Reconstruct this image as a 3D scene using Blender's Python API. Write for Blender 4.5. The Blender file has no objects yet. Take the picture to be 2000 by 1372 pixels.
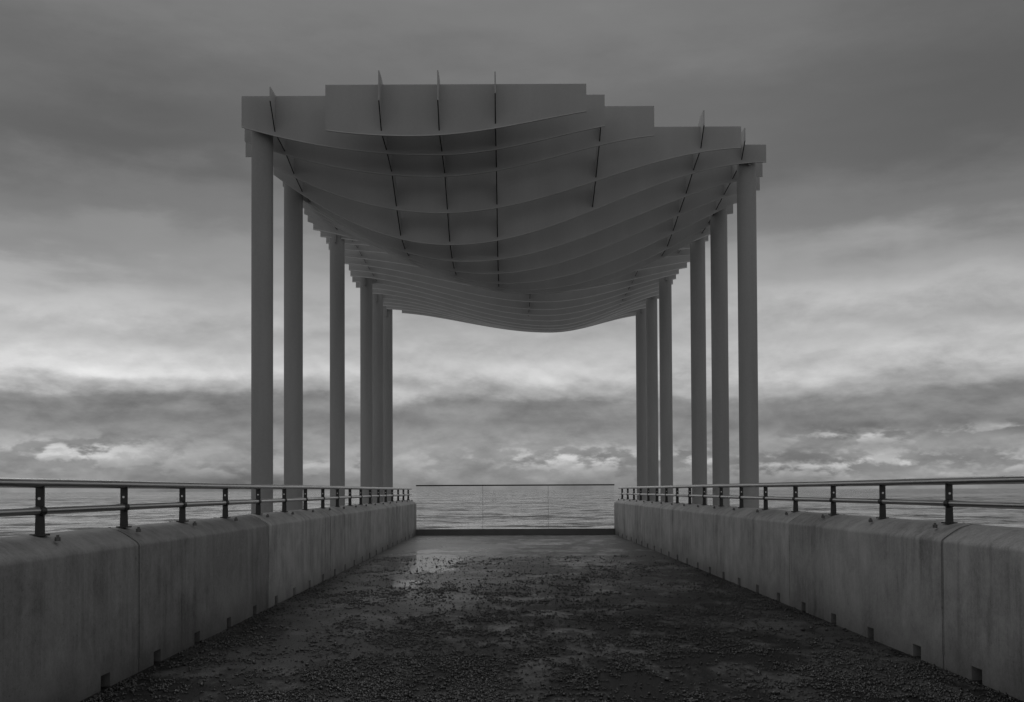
import bpy, bmesh, math, random
import numpy as np
from mathutils import Matrix, Vector, noise as mn
random.seed(7); rng=np.random.default_rng(7)
scene=bpy.context.scene
col=scene.collection
scene.view_settings.view_transform='Standard'
scene.view_settings.look='None'
scene.view_settings.exposure=0

# ------------------------------------------------------------ node helpers
class NT:
    def __init__(s,tree): s.t=tree; s.n=tree.nodes; s.l=tree.links
    def new(s,typ,**kw):
        n=s.n.new(typ)
        for k,v in kw.items(): setattr(n,k,v)
        return n
    def put(s,sock,v):
        if isinstance(v,bpy.types.NodeSocket): s.l.new(v,sock)
        else: sock.default_value=v
    def m(s,op,a,b=0.0,c=None,clamp=False):
        n=s.new('ShaderNodeMath',operation=op); n.use_clamp=clamp
        s.put(n.inputs[0],a); s.put(n.inputs[1],b)
        if c is not None: s.put(n.inputs[2],c)
        return n.outputs[0]
    def comb(s,x,y,z):
        n=s.new('ShaderNodeCombineXYZ')
        s.put(n.inputs[0],x); s.put(n.inputs[1],y); s.put(n.inputs[2],z); return n.outputs[0]
    def noise(s,vec,scale=1,detail=6,rough=.55,dist=0.0):
        n=s.new('ShaderNodeTexNoise'); s.l.new(vec,n.inputs['Vector'])
        n.inputs['Scale'].default_value=scale; n.inputs['Detail'].default_value=detail
        n.inputs['Roughness'].default_value=rough; n.inputs['Distortion'].default_value=dist
        return n.outputs['Fac']
    def mapr(s,v,a,b,c,d,smooth=False):
        n=s.new('ShaderNodeMapRange'); n.clamp=True
        if smooth: n.interpolation_type='SMOOTHSTEP'
        s.put(n.inputs[0],v)
        for i,x in enumerate((a,b,c,d)): n.inputs[i+1].default_value=x
        return n.outputs[0]
    def ramp(s,v,pts,interp='LINEAR'):
        n=s.new('ShaderNodeValToRGB'); n.color_ramp.interpolation=interp
        e=n.color_ramp.elements
        while len(e)<len(pts): e.new(0.5)
        for i,(p,c) in enumerate(pts):
            e[i].position=p; e[i].color=(c,c,c,1)
        s.put(n.inputs[0],v); return n.outputs[0]
    def scalevec(s,vec,x,y,z):
        n=s.new('ShaderNodeMapping'); s.l.new(vec,n.inputs[0]); n.inputs['Scale'].default_value=(x,y,z); return n.outputs[0]
    def bump(s,h,strength,dist):
        n=s.new('ShaderNodeBump'); s.put(n.inputs['Height'],h)
        n.inputs['Strength'].default_value=strength; n.inputs['Distance'].default_value=dist
        return n.outputs[0]

def material(name):
    m=bpy.data.materials.new(name); m.use_nodes=True
    t=NT(m.node_tree); b=m.node_tree.nodes['Principled BSDF']
    tc=t.new('ShaderNodeNewGeometry').outputs['Position']
    return m,t,b,tc
def grey(t,v):   # scalar -> grey colour socket
    return t.comb(v,v,v)

SUN_EL,SUN_AZ=math.radians(45),math.radians(-12)
# ------------------------------------------------------------ world
w=bpy.data.worlds.new("World"); scene.world=w; w.use_nodes=True
t=NT(w.node_tree); bg=w.node_tree.nodes['Background']
gen=t.new('ShaderNodeTexCoord').outputs['Generated']
sep=t.new('ShaderNodeSeparateXYZ'); t.l.new(gen,sep.inputs[0])
X,Y,Z=sep.outputs
az=t.m('ARCTAN2',X,Y)
hor=t.m('SQRT',t.m('ADD',t.m('MULTIPLY',X,X),t.m('MULTIPLY',Y,Y)))
v=t.m('DIVIDE',Z,t.m('MAXIMUM',hor,0.02))
vc=t.m('MINIMUM',t.m('MAXIMUM',v,-0.05),1.5)
cx,sx_=t.m('COSINE',az),t.m('SINE',az)
def skyvec(a,b,seed,dv=0.0): return t.comb(t.m('MULTIPLY',sx_,a),t.m('ADD',t.m('MULTIPLY',cx,a*.6),seed),t.m('MULTIPLY',t.m('ADD',vc,dv),b))
n1=t.noise(skyvec(2.2,5.5,3.1),1,4,.5,.2)
n2=t.noise(skyvec(3.8,15,9.7),1,8,.53,.2)
n3=t.noise(skyvec(22,50,1.3),1,8,.55,.1)
n3b=t.noise(skyvec(22,50,1.3,.0042),1,8,.55,.1)
n4=t.noise(skyvec(3,40,15.2),1,5,.5,.3)
n5=t.noise(skyvec(9,20,7.7),1,9,.59,.1)
n5b=t.noise(skyvec(9,20,7.7,.010),1,9,.59,.1)
lowf=t.mapr(vc,.06,.24,.26,1)
warp=t.m('ADD',t.m('MULTIPLY',t.m('SUBTRACT',n1,.5),.11),t.m('MULTIPLY',t.m('SUBTRACT',n2,.5),.13))
warp=t.m('ADD',warp,t.m('MULTIPLY',t.m('SUBTRACT',n5,.5),.09))
warp=t.m('ADD',t.m('MULTIPLY',warp,lowf),t.mapr(az,-.5,-.15,.009,0,True))
vw=t.m('ADD',vc,warp)
S=lambda g:(g/255.0)**2.2
prof=[(0,99),(.02,107),(.04,114),(.055,110),(.072,102),(.085,107),(.098,138),(.116,156),(.138,148),(.165,132),(.19,134),(.22,120),(.27,100),(.33,86),(.40,87),(.50,95),(.6,98),(.95,102)]
base=t.ramp(vw,[(p,S(c)) for p,c in prof],'EASE')
def gauss(a,b,sa,sb,amp,vv=None):
    da=t.m('DIVIDE',t.m('SUBTRACT',az,a),sa); dv=t.m('DIVIDE',t.m('SUBTRACT',vv or vw,b),sb)
    q=t.m('ADD',t.m('MULTIPLY',da,da),t.m('MULTIPLY',dv,dv))
    return t.m('MULTIPLY',t.m('EXPONENT',t.m('MULTIPLY',q,-1)),amp)
mod=1.0
for g in [(-.38,.34,.16,.07,-.26),(-.46,.116,.17,.026,.30),(-.43,.155,.10,.016,.20),(.48,.35,.22,.1,-.26),(.50,.50,.2,.1,-.30),
          (.36,.062,.14,.009,-.30),(.36,.20,.16,.03,.20),(.36,.105,.18,.018,-.14),
          (-.42,.19,.15,.02,.16),(-.33,.08,.12,.012,.06),(-.44,.225,.1,.012,-.12)]:
    mod=t.m('ADD',mod,gauss(*g))
tex=t.m('ADD',1.0,t.m('MULTIPLY',t.mapr(n2,.30,.70,-.5,.5),t.mapr(vc,.05,.28,.46,.07)))
tex=t.m('ADD',tex,t.m('MULTIPLY',t.mapr(n5,.30,.70,-.5,.5),t.mapr(vc,.05,.28,.34,.03)))
tex=t.m('ADD',tex,t.m('MULTIPLY',t.mapr(n4,.34,.66,-.5,.5),t.mapr(vc,.08,.26,.10,.0)))
rel=t.mapr(t.m('SUBTRACT',n5,n5b),-.14,.14,-.5,.5)
tex=t.m('ADD',tex,t.m('MULTIPLY',rel,t.mapr(vc,.08,.26,.34,.02)))
pm=None
for g in [(.10,.032,.11,.010,1.0),(-.41,.038,.07,.011,1.0),(.36,.024,.14,.010,1.0),(.34,.052,.05,.007,.9),(.47,.055,.05,.006,.8),(-.2,.025,.1,.008,.5)]:
    q=gauss(*g,vc); pm=q if pm is None else t.m('ADD',pm,q)
pm=t.m('MINIMUM',t.m('ADD',pm,t.m('MULTIPLY',t.mapr(vc,.03,.10,1,0,True),.12)),1.0)
rel3=t.m('MAXIMUM',t.mapr(t.m('SUBTRACT',n3,n3b),-.10,.10,-.5,.5),-.10)
puff=t.m('MULTIPLY',t.m('ADD',rel3,t.mapr(n3,.47,.56,-.05,.75,True)),pm)
tex=t.m('ADD',tex,puff)
cloud=t.m('MULTIPLY',t.m('MULTIPLY',base,mod),t.m('MAXIMUM',tex,.65))
sky=t.new('ShaderNodeTexSky'); sky.sky_type='NISHITA'; sky.sun_disc=False
sky.sun_elevation=SUN_EL; sky.sun_rotation=SUN_AZ
bw=t.new('ShaderNodeRGBToBW'); t.l.new(sky.outputs[0],bw.inputs[0])
thin=t.m('MINIMUM',t.m('MULTIPLY',bw.outputs[0],.05),.25)
back=t.mapr(cx,-.7,.3,1.35,1.0,True)
tot=t.m('ADD',t.m('MULTIPLY',t.m('MULTIPLY',cloud,back),1.60),t.m('MULTIPLY',thin,.05))
t.l.new(grey(t,tot),bg.inputs['Color']); bg.inputs['Strength'].default_value=1.0

sl=bpy.data.lights.new("sun",'SUN'); sl.energy=.55; sl.angle=math.radians(45); sl.color=(1,1,1)
so=bpy.data.objects.new("sun",sl); col.objects.link(so)
d=Vector((math.sin(SUN_AZ)*math.cos(SUN_EL),math.cos(SUN_AZ)*math.cos(SUN_EL),math.sin(SUN_EL)))
so.rotation_euler=d.to_track_quat('Z','Y').to_euler()

# ------------------------------------------------------------ materials
def concrete(name,base,seed=0.0):
    m,t,b,P=material(name)
    mp=t.new('ShaderNodeMapping'); t.l.new(P,mp.inputs[0]); mp.inputs['Location'].default_value=(seed,seed*3.3,0)
    P2=mp.outputs[0]
    big=t.noise(t.scalevec(P2,.7,.7,.9),1,5,.6,.3)
    mott=t.noise(t.scalevec(P2,3.2,3.2,2.6),1,8,.68,.4)
    streak=t.noise(t.scalevec(P2,9,9,.55),1,8,.72,.3)
    fine=t.noise(P2,45,5,.7)
    pores=t.noise(P2,120,2,.5)
    f=t.m('ADD',t.mapr(big,.3,.7,.78,1.20),t.mapr(mott,.3,.7,-.26,.26))
    f=t.m('ADD',f,t.m('MULTIPLY',t.mapr(streak,.45,.68,.05,-.50),t.mapr(big,.35,.6,1,.4)))
    f=t.m('ADD',f,t.mapr(fine,.3,.7,-.14,.14))
    f=t.m('SUBTRACT',f,t.mapr(pores,.64,.70,0,.45))
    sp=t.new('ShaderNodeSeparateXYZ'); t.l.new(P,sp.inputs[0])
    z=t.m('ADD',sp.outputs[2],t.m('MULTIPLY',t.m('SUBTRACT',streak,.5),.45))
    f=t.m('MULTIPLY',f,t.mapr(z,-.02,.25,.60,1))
    z2=t.m('ADD',sp.outputs[2],t.m('MULTIPLY',t.m('SUBTRACT',mott,.5),.03))
    f=t.m('MULTIPLY',f,t.mapr(z2,.850,.872,1,.80))
    t.l.new(grey(t,t.m('MULTIPLY',f,base)),b.inputs['Base Color'])
    b.inputs['Roughness'].default_value=.65
    b.inputs['Specular IOR Level'].default_value=.4
    h=t.m('ADD',t.m('MULTIPLY',fine,.6),t.m('MULTIPLY',pores,-.4))
    t.l.new(t.bump(h,.4,.004),b.inputs['Normal'])
    return m
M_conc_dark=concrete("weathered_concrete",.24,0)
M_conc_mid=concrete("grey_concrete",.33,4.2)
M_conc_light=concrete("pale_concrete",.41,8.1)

def paint(name,base,rough=.45,var=.10,transl=0.0):
    m,t,b,P=material(name)
    a=t.noise(t.scalevec(P,3,3,.5),1,5,.55)
    c=t.noise(P,30,4,.6)
    f=t.m('ADD',t.mapr(a,.3,.7,1-var,1+var),t.mapr(c,.3,.7,-.03,.03))
    cg=grey(t,t.m('MULTIPLY',f,base))
    t.l.new(cg,b.inputs['Base Color'])
    b.inputs['Roughness'].default_value=rough
    b.inputs['Specular IOR Level'].default_value=.3
    t.l.new(t.bump(c,.08,.002),b.inputs['Normal'])
    if transl:
        tl=t.new('ShaderNodeBsdfTranslucent'); tl.inputs[0].default_value=(.8,.8,.8,1)
        mx=t.new('ShaderNodeMixShader'); mx.inputs[0].default_value=transl
        t.l.new(b.outputs[0],mx.inputs[1]); t.l.new(tl.outputs[0],mx.inputs[2])
        t.l.new(mx.outputs[0],t.n['Material Output'].inputs[0])
    return m
M_col=paint("painted_steel_column",.34,.6)
M_blade=paint("frosted_blade",.45,.6,.07,.20)
M_rib=paint("painted_rib",.42,.6)
M_kerb=paint("kerb_concrete",.16,.6)
M_edge=paint("blade_edge",.52,.6,.05)
M_edge2=paint("bright_blade_edge",.68,.5,.05)
M_joint=paint("joint_sealant",.34,.5,.05)
M_dark=paint("shaded_rib_edge",.010,.7)  # rib undersides: unlit shade put into the colour as near-black
M_black=paint("dark_metal",.03,.45)
M_hole=paint("shaded_drain_recess",.012,.9)  # back of the drain notches, painted near-black as recess shade

def metal(name,base,rough,bs=.05):
    m,t,b,P=material(name)
    c=t.noise(t.scalevec(P,30,1.5,30),1,3,.5)
    t.l.new(grey(t,t.mapr(c,.3,.7,base*.85,base*1.1)),b.inputs['Base Color'])
    t.l.new(t.mapr(c,.3,.7,rough*.8,rough*1.3),b.inputs['Roughness'])
    b.inputs['Metallic'].default_value=1
    t.l.new(t.bump(c,bs,.001),b.inputs['Normal'])
    return m
M_rail=metal("wet_stainless_steel",.52,.30)
M_post=metal("dull_post_steel",.07,.5)
M_bolt=metal("bolt_steel",.16,.45)
M_pin=metal("pin_steel",.75,.4)

# deck
M_deck,t,b,P=material("wet_asphalt")
sp=t.new('ShaderNodeSeparateXYZ'); t.l.new(P,sp.inputs[0])
big=t.noise(t.scalevec(P,.55,.35,1),1,5,.55,.4)
mid=t.noise(t.scalevec(P,2.2,1.2,1),1,9,.70,.3)
bands=t.noise(t.scalevec(P,.22,1.1,1),1,5,.6,.3)
fine=t.noise(P,70,3,.8)
grain=t.noise(P,150,2,.7)
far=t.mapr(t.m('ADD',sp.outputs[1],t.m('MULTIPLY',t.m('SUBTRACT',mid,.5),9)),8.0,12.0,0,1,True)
patch=t.mapr(t.m('ADD',t.m('MULTIPLY',big,.40),t.m('MULTIPLY',mid,.60)),.48,.56,0,1,True)
c=t.m('ADD',.007,t.m('MULTIPLY',patch,.068))
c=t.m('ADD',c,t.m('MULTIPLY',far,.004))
c=t.m('MULTIPLY',c,t.mapr(fine,.38,.62,.10,2.1))
c=t.m('MULTIPLY',c,t.mapr(bands,.38,.62,.55,1.15))
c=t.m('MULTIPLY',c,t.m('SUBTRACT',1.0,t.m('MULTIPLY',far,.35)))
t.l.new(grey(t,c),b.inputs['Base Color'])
def blob(x0,y0,rx,ry,lo,hi,k=5):
    pd=t.m('DIVIDE',t.m('SUBTRACT',sp.outputs[0],x0),rx); pe=t.m('DIVIDE',t.m('SUBTRACT',sp.outputs[1],y0),ry)
    q=t.m('ADD',t.m('MULTIPLY',pd,pd),t.m('MULTIPLY',pe,pe))
    q=t.m('ADD',q,t.m('MULTIPLY',t.m('SUBTRACT',mid,.5),k))
    q=t.m('ADD',q,t.m('MULTIPLY',t.m('SUBTRACT',bands,.5),3))
    return t.mapr(q,lo,hi,1,0,True)
pud=blob(-1.40,17.3,.70,3.4,.3,1.3)
pud=t.m('MAXIMUM',pud,blob(-1.5,13.0,.50,.8,.3,1.3))
pud=t.m('MAXIMUM',pud,t.m('MULTIPLY',blob(-1.5,17.5,1.3,9.5,.0,2.2),.38))
pud2=t.mapr(t.m('ADD',t.m('MULTIPLY',mid,.6),t.m('MULTIPLY',big,.4)),.46,.60,0,1,True)
wet=t.m('MULTIPLY',t.m('MULTIPLY',pud2,t.mapr(sp.outputs[1],6,11,.7,.70)),t.mapr(bands,.40,.58,.2,1.1))
rough=t.m('SUBTRACT',t.m('SUBTRACT',.50,t.m('MULTIPLY',far,.08)),t.m('MULTIPLY',wet,.20))
rough=t.m('MAXIMUM',t.m('SUBTRACT',rough,t.m('MULTIPLY',pud,.34)),.09)
t.l.new(rough,b.inputs['Roughness'])
sp_l=t.m('ADD',t.m('ADD',.12,t.m('MULTIPLY',far,.02)),t.m('MULTIPLY',wet,.22))
sp_l=t.m('MULTIPLY',sp_l,t.mapr(grain,.35,.65,.1,1.9))
t.l.new(t.m('ADD',sp_l,t.m('MULTIPLY',t.m('MULTIPLY',pud,pud),1.3)),b.inputs['Specular IOR Level'])
h=t.m('ADD',t.m('MULTIPLY',fine,1.0),t.m('MULTIPLY',grain,.6))
bn=t.new('ShaderNodeBump'); t.l.new(h,bn.inputs['Height']); bn.inputs['Distance'].default_value=.013
st=t.m('SUBTRACT',t.m('SUBTRACT',1.0,t.m('MULTIPLY',far,.35)),t.m('MULTIPLY',wet,.22))
t.l.new(t.m('MAXIMUM',t.m('SUBTRACT',st,t.m('MULTIPLY',pud,.65)),.025),bn.inputs['Strength'])
t.l.new(bn.outputs[0],b.inputs['Normal'])

M_stone,t,b,P=material("wet_gravel")
c=t.noise(P,55,3,.8); t.l.new(grey(t,t.mapr(c,.40,.70,.002,.10)),b.inputs['Base Color'])
b.inputs['Roughness'].default_value=.22; b.inputs['Specular IOR Level'].default_value=.48

M_sea,t,b,P=material("sea_water")
w1=t.noise(t.scalevec(P,.035,.040,1),1,4,.62,.5)
w2=t.noise(t.scalevec(P,.14,.13,1),1,4,.68,.4)
w3=t.noise(t.scalevec(P,.50,.5,1),1,4,.65,.3)
w0=t.noise(t.scalevec(P,.004,.006,1),1,4,.6,.3)
h=t.m('ADD',t.m('MULTIPLY',w2,2.2),t.m('MULTIPLY',w3,.8))
t.l.new(t.bump(h,.8,1.0),b.inputs['Normal'])
mix=t.m('ADD',t.m('MULTIPLY',w1,.24),t.m('ADD',t.m('MULTIPLY',w2,.42),t.m('MULTIPLY',w3,.22)))
mix=t.m('ADD',mix,t.m('MULTIPLY',w0,.12))
t.l.new(grey(t,t.mapr(mix,.455,.555,.01,.60)),b.inputs['Base Color'])  # sky reflection off the wave slopes is painted into this colour
t.l.new(t.mapr(mix,.44,.58,.35,.14),b.inputs['Roughness'])
t.l.new(t.mapr(mix,.455,.555,.05,1.25),b.inputs['Specular IOR Level'])
b.inputs['IOR'].default_value=1.42

M_beach,t,b,P=material("shingle_beach")
c=t.noise(P,8,8,.75); t.l.new(grey(t,t.mapr(c,.3,.7,.03,.12)),b.inputs['Base Color'])
t.l.new(t.bump(c,1,.05),b.inputs['Normal']); b.inputs['Roughness'].default_value=.8

M_glass=bpy.data.materials.new("wet_glass"); M_glass.use_nodes=True
t=NT(M_glass.node_tree); t.n.clear()
out=t.new('ShaderNodeOutputMaterial')
P=t.new('ShaderNodeNewGeometry').outputs['Position']
tr=t.new('ShaderNodeBsdfTransparent'); tr.inputs[0].default_value=(.97,.97,.97,1)
gl=t.new('ShaderNodeBsdfGlossy'); gl.inputs['Roughness'].default_value=.05; gl.inputs[0].default_value=(.6,.6,.6,1)
df=t.new('ShaderNodeBsdfDiffuse'); df.inputs[0].default_value=(.6,.6,.6,1)
fr=t.new('ShaderNodeFresnel'); fr.inputs[0].default_value=1.25
m1=t.new('ShaderNodeMixShader'); t.l.new(fr.outputs[0],m1.inputs[0]); t.l.new(tr.outputs[0],m1.inputs[1]); t.l.new(gl.outputs[0],m1.inputs[2])
drip=t.noise(t.scalevec(P,14,14,1.6),1,5,.65,.4)
spk=t.noise(P,60,2,.5)
fac=t.m('MAXIMUM',t.mapr(drip,.58,.78,.0,.15),t.mapr(spk,.66,.72,0,.35))
m2=t.new('ShaderNodeMixShader'); t.l.new(fac,m2.inputs[0]); t.l.new(m1.outputs[0],m2.inputs[1]); t.l.new(df.outputs[0],m2.inputs[2])
t.l.new(m2.outputs[0],out.inputs[0])

# ------------------------------------------------------------ mesh helpers
def mkobj(name,verts,faces,mats,parent=None,midx=None,smooth=False):
    me=bpy.data.meshes.new(name); me.from_pydata([tuple(v) for v in verts],[],faces); me.update()
    for m in mats: me.materials.append(m)
    if midx:
        for p,i in zip(me.polygons,midx): p.material_index=i
    if smooth:
        for p in me.polygons: p.use_smooth=True
    bm=bmesh.new(); bm.from_mesh(me); bmesh.ops.recalc_face_normals(bm,faces=bm.faces); bm.to_mesh(me); bm.free()
    o=bpy.data.objects.new(name,me); col.objects.link(o)
    if parent: o.parent=parent
    return o
class Geo:
    def __init__(s): s.v=[]; s.f=[]; s.mi=[]
    def box(s,x0,x1,y0,y1,z0,z1,mi=0):
        n=len(s.v)
        s.v+=[(x0,y0,z0),(x1,y0,z0),(x1,y1,z0),(x0,y1,z0),(x0,y0,z1),(x1,y0,z1),(x1,y1,z1),(x0,y1,z1)]
        for q in [(0,3,2,1),(4,5,6,7),(0,1,5,4),(1,2,6,5),(2,3,7,6),(3,0,4,7)]:
            s.f.append(tuple(n+i for i in q)); s.mi.append(mi)
    def prism(s,prof,y0,y1,mi=0,inset=0.0):
        n=len(s.v); k=len(prof)
        s.v+=[(x,y0,z) for x,z in prof]+[(x,y1,z) for x,z in prof]
        s.f.append(tuple(n+i for i in range(k))); s.mi.append(mi)
        s.f.append(tuple(n+k+i for i in reversed(range(k)))); s.mi.append(mi)
        for i in range(k):
            j=(i+1)%k; s.f.append((n+i,n+k+i,n+k+j,n+j)); s.mi.append(mi)
    def cyl(s,c,axis,r,l0,l1,seg=24,mi=0,rings=None):
        rings=rings or [(l0,r),(l1,r)]
        n=len(s.v)
        for tt,rr in rings:
            for i in range(seg):
                a=2*math.pi*i/seg; p=(rr*math.cos(a),rr*math.sin(a))
                if axis=='Z': s.v.append((c[0]+p[0],c[1]+p[1],tt))
                elif axis=='Y': s.v.append((c[0]+p[0],tt,c[1]+p[1]))
                else: s.v.append((tt,c[0]+p[0],c[1]+p[1]))
        for k in range(len(rings)-1):
            for i in range(seg):
                j=(i+1)%seg; a=n+k*seg
                s.f.append((a+i,a+j,a+seg+j,a+seg+i)); s.mi.append(mi)
        s.f.append(tuple(n+i for i in range(seg))); s.mi.append(mi)
        a=n+(len(rings)-1)*seg
        s.f.append(tuple(a+i for i in reversed(range(seg)))); s.mi.append(mi)
    def obj(s,name,mats,parent=None,autosmooth=False):
        o=mkobj(name,s.v,s.f,mats,parent,s.mi)
        if autosmooth:
            for p in o.data.polygons: p.use_smooth=True
            bm=bmesh.new(); bm.from_mesh(o.data)
            for e in bm.edges:
                if len(e.link_faces)==2 and e.calc_face_angle(0)>math.radians(26): e.smooth=False
            bm.to_mesh(o.data); bm.free()
        return o
def empty(name,loc=(0,0,0)):
    e=bpy.data.objects.new(name,None); col.objects.link(e); e.location=loc; e.empty_display_size=.3; return e
def tag(o,label=None,cat=None,group=None,kind=None):
    if label: o["label"]=label
    if cat: o["category"]=cat
    if group: o["group"]=group
    if kind: o["kind"]=kind

WL,WR=-2.455,2.90     # inner faces of parapets
YEND=26.8; WEND=27.0; REND=27.4
# ------------------------------------------------------------ setting
g=Geo(); g.box(-2.98,3.42,-6,27.5,-.55,0); deck=g.obj("pier_deck",[M_deck])
tag(deck,"dark wet asphalt pier deck scattered with gravel","pier deck",kind="structure")
R=30000
sea=mkobj("sea",[(-R,-200,-3.6),(R,-200,-3.6),(R,R,-3.6),(-R,R,-3.6)],[(0,1,2,3)],[M_sea])
tag(sea,"grey rippled sea reaching the horizon","sea",kind="structure")
vs=[];fs=[];nx,ny=40,14
for j in range(ny):
    for i in range(nx):
        x=-200+400*i/(nx-1); y=-60+78*j/(ny-1)
        z=-.9-max(0,(y+4))*.16+.15*mn.noise(Vector((x*.1,y*.2,0)))
        vs.append((x,y,min(z,-.8)))
for j in range(ny-1):
    for i in range(nx-1):
        a=j*nx+i; fs.append((a,a+1,a+nx+1,a+nx))
bch=mkobj("beach",vs,fs,[M_beach],smooth=True); tag(bch,"dark shingle beach sloping down to the sea","beach",kind="structure")

# ------------------------------------------------------------ parapet panels
def wall_profile(xin,sgn):
    p=[(0,.09),(0,.835),(.002,.846),(.007,.857),(.016,.867),(.030,.877),(.065,.901),(.105,.926),(.145,.946),(.20,.960),(.27,.958),(.32,.94),(.35,.91),(.36,.87),(.36,.09)]
    return [(xin+sgn*a,z) for a,z in p]
PL=3.6
for side,(xin,sgn) in {'l':(WL,-1),'r':(WR,1)}.items():
    y=6.65-PL*3
    while y<WEND-.1:
        y1=min(y+PL,WEND)
        g=Geo(); ga=.008
        prof=wall_profile(xin,sgn)
        dz=random.uniform(-.003,.003); prof=[(a,zz+(dz if zz>.5 else 0)) for a,zz in prof]
        cx_=xin+sgn*.18
        shr=[(cx_+(a-cx_)*.96, zz if zz<.1 else zz-.007) for a,zz in prof]
        g.prism(prof,y+ga+.010,y1-ga-.010)
        g.prism(shr,y+ga,y+ga+.0101); g.prism(shr,y1-ga-.0101,y1-ga)
        cuts=[]; n0=y+.35+ (.08 if side=='r' else 0)
        while n0<y1-.2: cuts.append((n0-.07,n0+.07)); n0+=.9
        last=y+ga
        xa,xb=sorted((xin,xin+sgn*.36))
        for c0,c1 in cuts:
            g.box(xa,xb,last,c0,.0,.09); last=c1
        g.box(xa,xb,last,y1-ga,0,.09)
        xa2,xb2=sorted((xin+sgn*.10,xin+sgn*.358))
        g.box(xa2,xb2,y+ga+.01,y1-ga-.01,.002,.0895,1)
        mat=M_conc_mid if y<10 else M_conc_light
        if side=='l' and y<7: mat=M_conc_dark
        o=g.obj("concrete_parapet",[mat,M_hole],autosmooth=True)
        lab="pale grey concrete parapet with rounded top beside wet deck" if mat==M_conc_light else "weathered stained grey concrete parapet with small drain notches"
        tag(o,lab,"parapet","concrete parapets along the pier")
        y+=PL

# ------------------------------------------------------------ handrails
def tube(g,xz,y0,y1,r,wob=.0006):
    n=int((y1-y0)/.3); seg=20; base=len(g.v)
    ys=[y0+(y1-y0)*i/n for i in range(n+1)]
    for k,yy in enumerate(ys):
        rr=r*(.8 if k in(0,n) else 1)
        ox=wob*math.sin(yy*.7+xz[0]); oz=wob*3*math.sin(yy*.6+xz[1]*9)
        for i in range(seg):
            a=2*math.pi*i/seg
            g.v.append((xz[0]+ox+rr*math.cos(a),yy,xz[1]+oz+rr*math.sin(a)))
    for k in range(n):
        for i in range(seg):
            j=(i+1)%seg; a=base+k*seg
            g.f.append((a+i,a+j,a+seg+j,a+seg+i)); g.mi.append(0)
    g.f.append(tuple(base+i for i in range(seg))); g.mi.append(0)
    a=base+n*seg; g.f.append(tuple(a+i for i in range(seg))); g.mi.append(0)
ZT,ZB=1.250,1.095
def build_post():
    g=Geo()
    prof=[(-.026,.955),(.026,.955),(.025,1.0),(.023,1.07),(.023,1.238),(-.023,1.238),(-.023,1.07),(-.025,1.0)]
    g.prism(prof,-.008,.008)
    g.box(-.035,.035,-.05,.05,.955,.966)
    g.cyl((0,ZB),'Y',.029,-.03,.03,16)
    return g.obj("post",[M_post],autosmooth=True)
def build_bolt(bx):
    g=Geo(); z0=.925
    g.cyl((bx,0),'Z',.009,z0,.960,6)
    g.cyl((bx,0),'Z',.016,z0,.948,12)
    return g.obj("anchor_bolt",[M_bolt])
def build_pin():
    g=Geo(); g.cyl((0,1.165),'Y',.008,-.012,.012,12); return g.obj("pin",[M_pin])
proto=[build_post(),build_bolt(-.10),build_bolt(.10),build_pin()]
first=True
for xr,ph in [(WL-.175,5.61),(WR+.18,6.94)]:
    e=empty("handrail",(xr,12,.96)); tag(e,"wet steel double handrail bolted on a concrete parapet","handrail","handrails along the pier")
    inv=Matrix.Translation((-xr,-12,-.96))
    g=Geo(); tube(g,(xr,ZT),-3,REND,.027); o=g.obj("top_rail",[M_rail],autosmooth=True); o.parent=e; o.matrix_parent_inverse=inv
    g=Geo(); tube(g,(xr,ZB),-3,REND-.03,.023); o=g.obj("lower_rail",[M_rail],autosmooth=True); o.parent=e; o.matrix_parent_inverse=inv
    y=ph-1.23*3
    while y<WEND:
        if first: q=proto; first=False
        else:
            q=[a.copy() for a in proto]
            for a in q: col.objects.link(a)
        q[0].parent=e; q[0].location=(0,y-12,-.96)
        for a in q[1:]: a.parent=q[0]; a.location=(0,0,0)
        y+=1.23

# ------------------------------------------------------------ glass balustrade
e=empty("glass_balustrade",(.2,YEND,0)); tag(e,"clear glass balustrade with dark top rail closing the pier end","balustrade")
inv=Matrix.Translation((-.2,-YEND,0))
def child(o): o.parent=e; o.matrix_parent_inverse=inv
g=Geo(); g.prism([(WL+.01,0.0),(WR-.01,0.0),(WR-.01,.16),(WL+.01,.16)],YEND,YEND+.18)
o=g.obj("base_kerb",[M_kerb]); child(o)
g=Geo(); g.cyl((YEND+.07,1.337),'X',.018,WL+.0,WR-.0,12); o=g.obj("top_rail",[M_black]); child(o)
xs=[WL+.01,-.655,1.11,WR-.01]
for i in range(3):
    g=Geo(); g.box(xs[i]+.006,xs[i+1]-.006,YEND+.063,YEND+.078,.17,1.322); o=g.obj("glass_panel",[M_glass]); child(o)
for i in (1,2):
    g=Geo(); g.box(xs[i]-.004,xs[i]+.004,YEND+.06,YEND+.080,.165,1.322); o=g.obj("joint_strip",[M_joint]); child(o)

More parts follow.
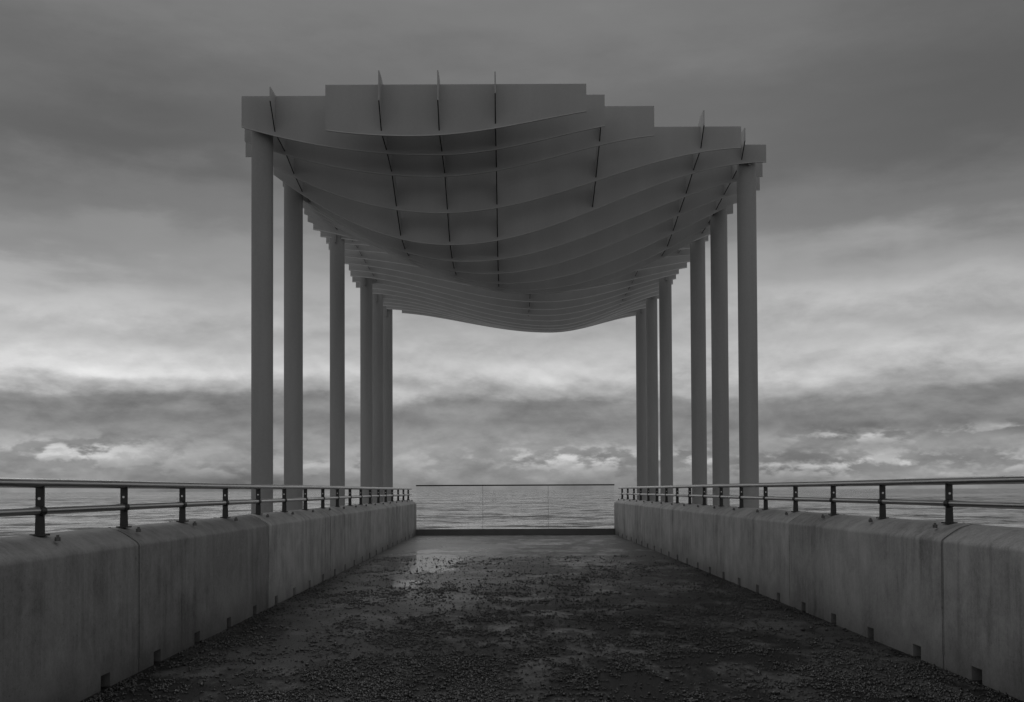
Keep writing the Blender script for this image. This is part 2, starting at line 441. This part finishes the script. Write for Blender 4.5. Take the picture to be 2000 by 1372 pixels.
# ------------------------------------------------------------ pavilion
T=np.array([
[12.25,-1.15,5.59,3.2,1,0],[12.78,-.9,5.53,3.1,1,0],[13.35,-.95,5.43,3.4,1,0],[13.93,-.9,5.10,4.4,1,0],
[14.5,-.8,4.79,4.5,.95,.10],[15.1,-.6,4.68,4.4,.85,.35],[15.7,-.3,4.62,4.1,.75,.5],[16.3,0,4.59,3.8,.65,.7],
[16.9,.3,4.60,3.5,.55,.85],[17.5,.45,4.66,3.35,.5,.9],[18.1,.5,5.1,3.3,.45,.9],[18.7,.6,5.5,3.2,.4,.8],[19.4,.65,5.8,3.15,.35,.7],[20,.7,5.7,3.1,.3,.6],[20.7,.75,5.45,3.1,.3,.6],
[22,.85,5.26,2.95,.2,.5],[24,1.05,5.17,2.75,.1,.4],[25.2,1.15,5.22,2.65,0,.3],[27.1,1.2,5.5,2.6,0,.2]])
def zb(x,y):
    r=[np.interp(y,T[:,0],T[:,i]) for i in range(1,6)]
    xc,zm,hr,wl,wr=r
    eL=np.interp(y,[12,14,18,20,25,27.1],[5.95,5.91,5.97,6.05,6.0,6.08]); eR=np.interp(y,[12,14,16,18,22,27.1],[5.98,6.01,5.93,5.88,5.93,5.98])
    if x<xc:
        u=min(1,(xc-x)/(xc+3.5)); f=wl*(1-u*u)+(1-wl)*(1+math.cos(math.pi*u))/2; return eL-(eL-zm)*f
    u=min(1,(x-xc)/hr); f=wr*(1-u*u)+(1-wr)*(1+math.cos(math.pi*u))/2; return eR-(eR-zm)*f
blades=[(12.25,-2.23,1.005,6.235),(12.78,-3.41,1.285,6.31),(13.35,-3.52,2.01,6.38),(13.93,-3.66,3.32,6.31),(14.5,-3.40,3.82,6.25)]
y=15.1; k=0
jl=[-3.40,-3.46,-3.48,-3.44,-3.5,-3.52,-3.5,-3.50,-3.56,-3.48,-3.46,-3.44,-3.50,-3.55,-3.56,-3.52,-3.46,-3.4,-3.3,-3.2,-2.85]
jr=[3.92,4.03,3.97,3.88]
while y<27.3:
    blades.append((y,jl[k%len(jl)],jr[k] if k<4 else 3.82+.04*math.sin(k*2.1),6.20+.015*math.sin(k*1.3))); y+=.6; k+=1
def ztop(i,x):
    """upper edge of blade i : wavy top that follows the lower edge, flat where it is the outermost plate"""
    by,x0,x1,zt=blades[i]
    if i<3: return zt
    py=blades[i-1][0]
    a,b_=(.52,.38) if by<17.8 else (.30,.22)
    low=min(zt,max(zb(x,py)+a,zb(x,by)+b_))
    if i in (3,4):
        xs0=1.30 if i==3 else 2.6
        f=min(1,max(0,(x-xs0)/.6)); f=f*f*(3-2*f)
        return low*(1-f)+zt*f
    return low
pav=empty("canopy_pavilion",(.2,20,0)); tag(pav,"pale steel pavilion with wavy louvred canopy on slim round columns","pavilion")
pinv=Matrix.Translation((-.2,-20,0))
def pc(o): o.parent=pav; o.matrix_parent_inverse=pinv
th=.010
for bi,(by,x0,x1,zt) in enumerate(blades):
    n=72; vs=[];fs=[];mi=[]; lip=.011 if by<18 else .018
    for i in range(n+1):
        x=x0+(x1-x0)*i/n; z=zb(x,by); zz=ztop(bi,x); z1=min(z+lip,zz-.01)
        vs+=[(x,by-th-.003,z),(x,by+th,z),(x,by-th-.003,z1),(x,by-th,z1+.001),(x,by-th,zz),(x,by+th,zz)]
    for i in range(n):
        a=6*i;c=a+6
        for p,q,mm in [(0,1,0),(1,5,0),(5,4,0),(4,3,0),(3,2,1),(2,0,1)]:
            fs.append((a+p,a+q,c+q,c+p)); mi.append(mm)
    fs+=[(0,2,3,4,5,1)]; a=6*n; fs+=[(a,a+1,a+5,a+4,a+3,a+2)]; mi+=[0,0]
    pc(mkobj("canopy_blade",vs,fs,[M_blade,M_edge if by<18 else M_edge2],None,mi))
bY=[b[0] for b in blades]
for rx,s0,s1,zt in [(-1.537,12.0,17.5,6.31),(-.82,12.0,17.5,6.31),(-.123,12.0,17.5,6.29),(-2.977,12.5,23.0,6.32),(2.75,13.68,24.0,6.45),(3.46,14.28,20.0,6.42),(1.27,13.1,14.52,6.2),(.52,21.4,23.3,6.18)]:
    ys=[s0]+[q for q in bY if s0+.05<q<s1]+[s1]
    vs=[];fs=[];mi=[]
    for i,yy in enumerate(ys):
        tw=.007 if yy<18 else .0045
        z=zb(rx,max(yy,12.25))+(.045 if yy<18 else .065)
        if i==0: z+= .30 if rx<0 else .2
        top=zt if yy<s0+.5 else min(zt,6.18)
        if yy>13.8 and yy>s0+.5: top=min(top,zb(rx,yy)+.30)
        z=min(z,top-.02)
        vs+=[(rx-tw,yy,z),(rx+tw,yy,z),(rx-tw,yy,top),(rx+tw,yy,top)]
    for i in range(len(ys)-1):
        a=4*i;c=a+4
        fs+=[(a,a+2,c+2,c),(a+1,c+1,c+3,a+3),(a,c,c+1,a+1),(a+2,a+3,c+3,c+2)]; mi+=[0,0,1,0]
    a=4*(len(ys)-1); fs+=[(0,1,3,2),(a,a+2,a+3,a+1)]; mi+=[0,0]
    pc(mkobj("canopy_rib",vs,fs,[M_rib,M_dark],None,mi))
def column(x,y,ztop):
    g=Geo(); r=.14
    g.cyl((x,y),'Z',r,0,0,40,0,[(-4.5,r*1.5),(-.62,r*1.5),(-.60,r*1.5),(-.60,r),(ztop-.05,r),(ztop-.05,r*1.06),(ztop-.012,r*1.06),(ztop,r*.95)])
    g.box(x-.012,x+.012,y-.20,y+.20,ztop-.30,ztop-.06)
    pc(g.obj("column",[M_col],autosmooth=True))
for o_ in (478,417,331,274,252,233): column(-3.2,3.2*1944/o_, 6.335 if o_==478 else 6.17)
for o_ in (473,418,376,312,285,264): column(3.58,3.58*1944/o_, 6.26 if o_==473 else 6.17)

# ------------------------------------------------------------ gravel
N=95000
xs_=rng.uniform(WL+.02,WR-.02,N*3); ys_=5.2+ (rng.random(N*3)**1.6)*13
keep=[]
for x,y in zip(xs_,ys_):
    c=mn.noise(Vector((x*.9,y*.55,2)))*.6+mn.noise(Vector((x*3.1,y*2.2,5)))*.7+mn.noise(Vector((x*12,y*10,9)))*.7+mn.noise(Vector((x*30,y*26,4)))*.5
    edge=max(0,.45-min(x-WL,WR-x))*1.0
    dens=.28+c*1.9+edge*.8-(max(0,y-7.2))*.09
    if random.random()<max(dens,.03): keep.append((x,y))
    if len(keep)>=N: break
K=len(keep); P_=np.array(keep)
octv=np.array([[1,0,0],[0,1,0],[-1,0,0],[0,-1,0],[0,0,1],[0,0,-1]],float)
octf=np.array([[0,1,4],[1,2,4],[2,3,4],[3,0,4],[1,0,5],[2,1,5],[3,2,5],[0,3,5]])
sz=rng.lognormal(math.log(.0060),.45,K).clip(.0028,.018)
ang=rng.uniform(0,2*math.pi,K)
V=octv[None]*(1+rng.uniform(-.35,.35,(K,6,1)))+rng.uniform(-.2,.2,(K,6,3))
V*=sz[:,None,None]*np.stack([np.ones(K),rng.uniform(.6,1.1,K),rng.uniform(.5,.9,K)],1)[:,None,:]
ca,sa=np.cos(ang)[:,None],np.sin(ang)[:,None]
VX=V[:,:,0]*ca-V[:,:,1]*sa+P_[:,0:1]; VY=V[:,:,0]*sa+V[:,:,1]*ca+P_[:,1:2]; VZ=V[:,:,2]+sz[:,None]*.35
verts=np.stack([VX,VY,VZ],2).reshape(-1,3); faces=(octf[None]+6*np.arange(K)[:,None,None]).reshape(-1,3)
me=bpy.data.meshes.new("gravel"); me.vertices.add(len(verts)); me.vertices.foreach_set("co",verts.ravel())
me.loops.add(faces.size); me.loops.foreach_set("vertex_index",faces.ravel())
me.polygons.add(len(faces)); me.polygons.foreach_set("loop_start",np.arange(len(faces))*3); me.polygons.foreach_set("loop_total",np.full(len(faces),3))
me.update(calc_edges=True); me.materials.append(M_stone)
go=bpy.data.objects.new("gravel",me); col.objects.link(go); tag(go,"loose dark wet gravel strewn over the deck","gravel",kind="stuff")

# ------------------------------------------------------------ camera
cam=bpy.data.cameras.new("camera"); co=bpy.data.objects.new("camera",cam); col.objects.link(co)
cam.sensor_width=36; cam.lens=35; cam.shift_x=.005; cam.shift_y=.116; cam.clip_start=.05; cam.clip_end=60000
co.matrix_world=Matrix.Translation((0,0,1.2))@Matrix.Rotation(math.radians(91.18),4,'X')@Matrix.Rotation(math.radians(-.25),4,'Z')
scene.camera=co
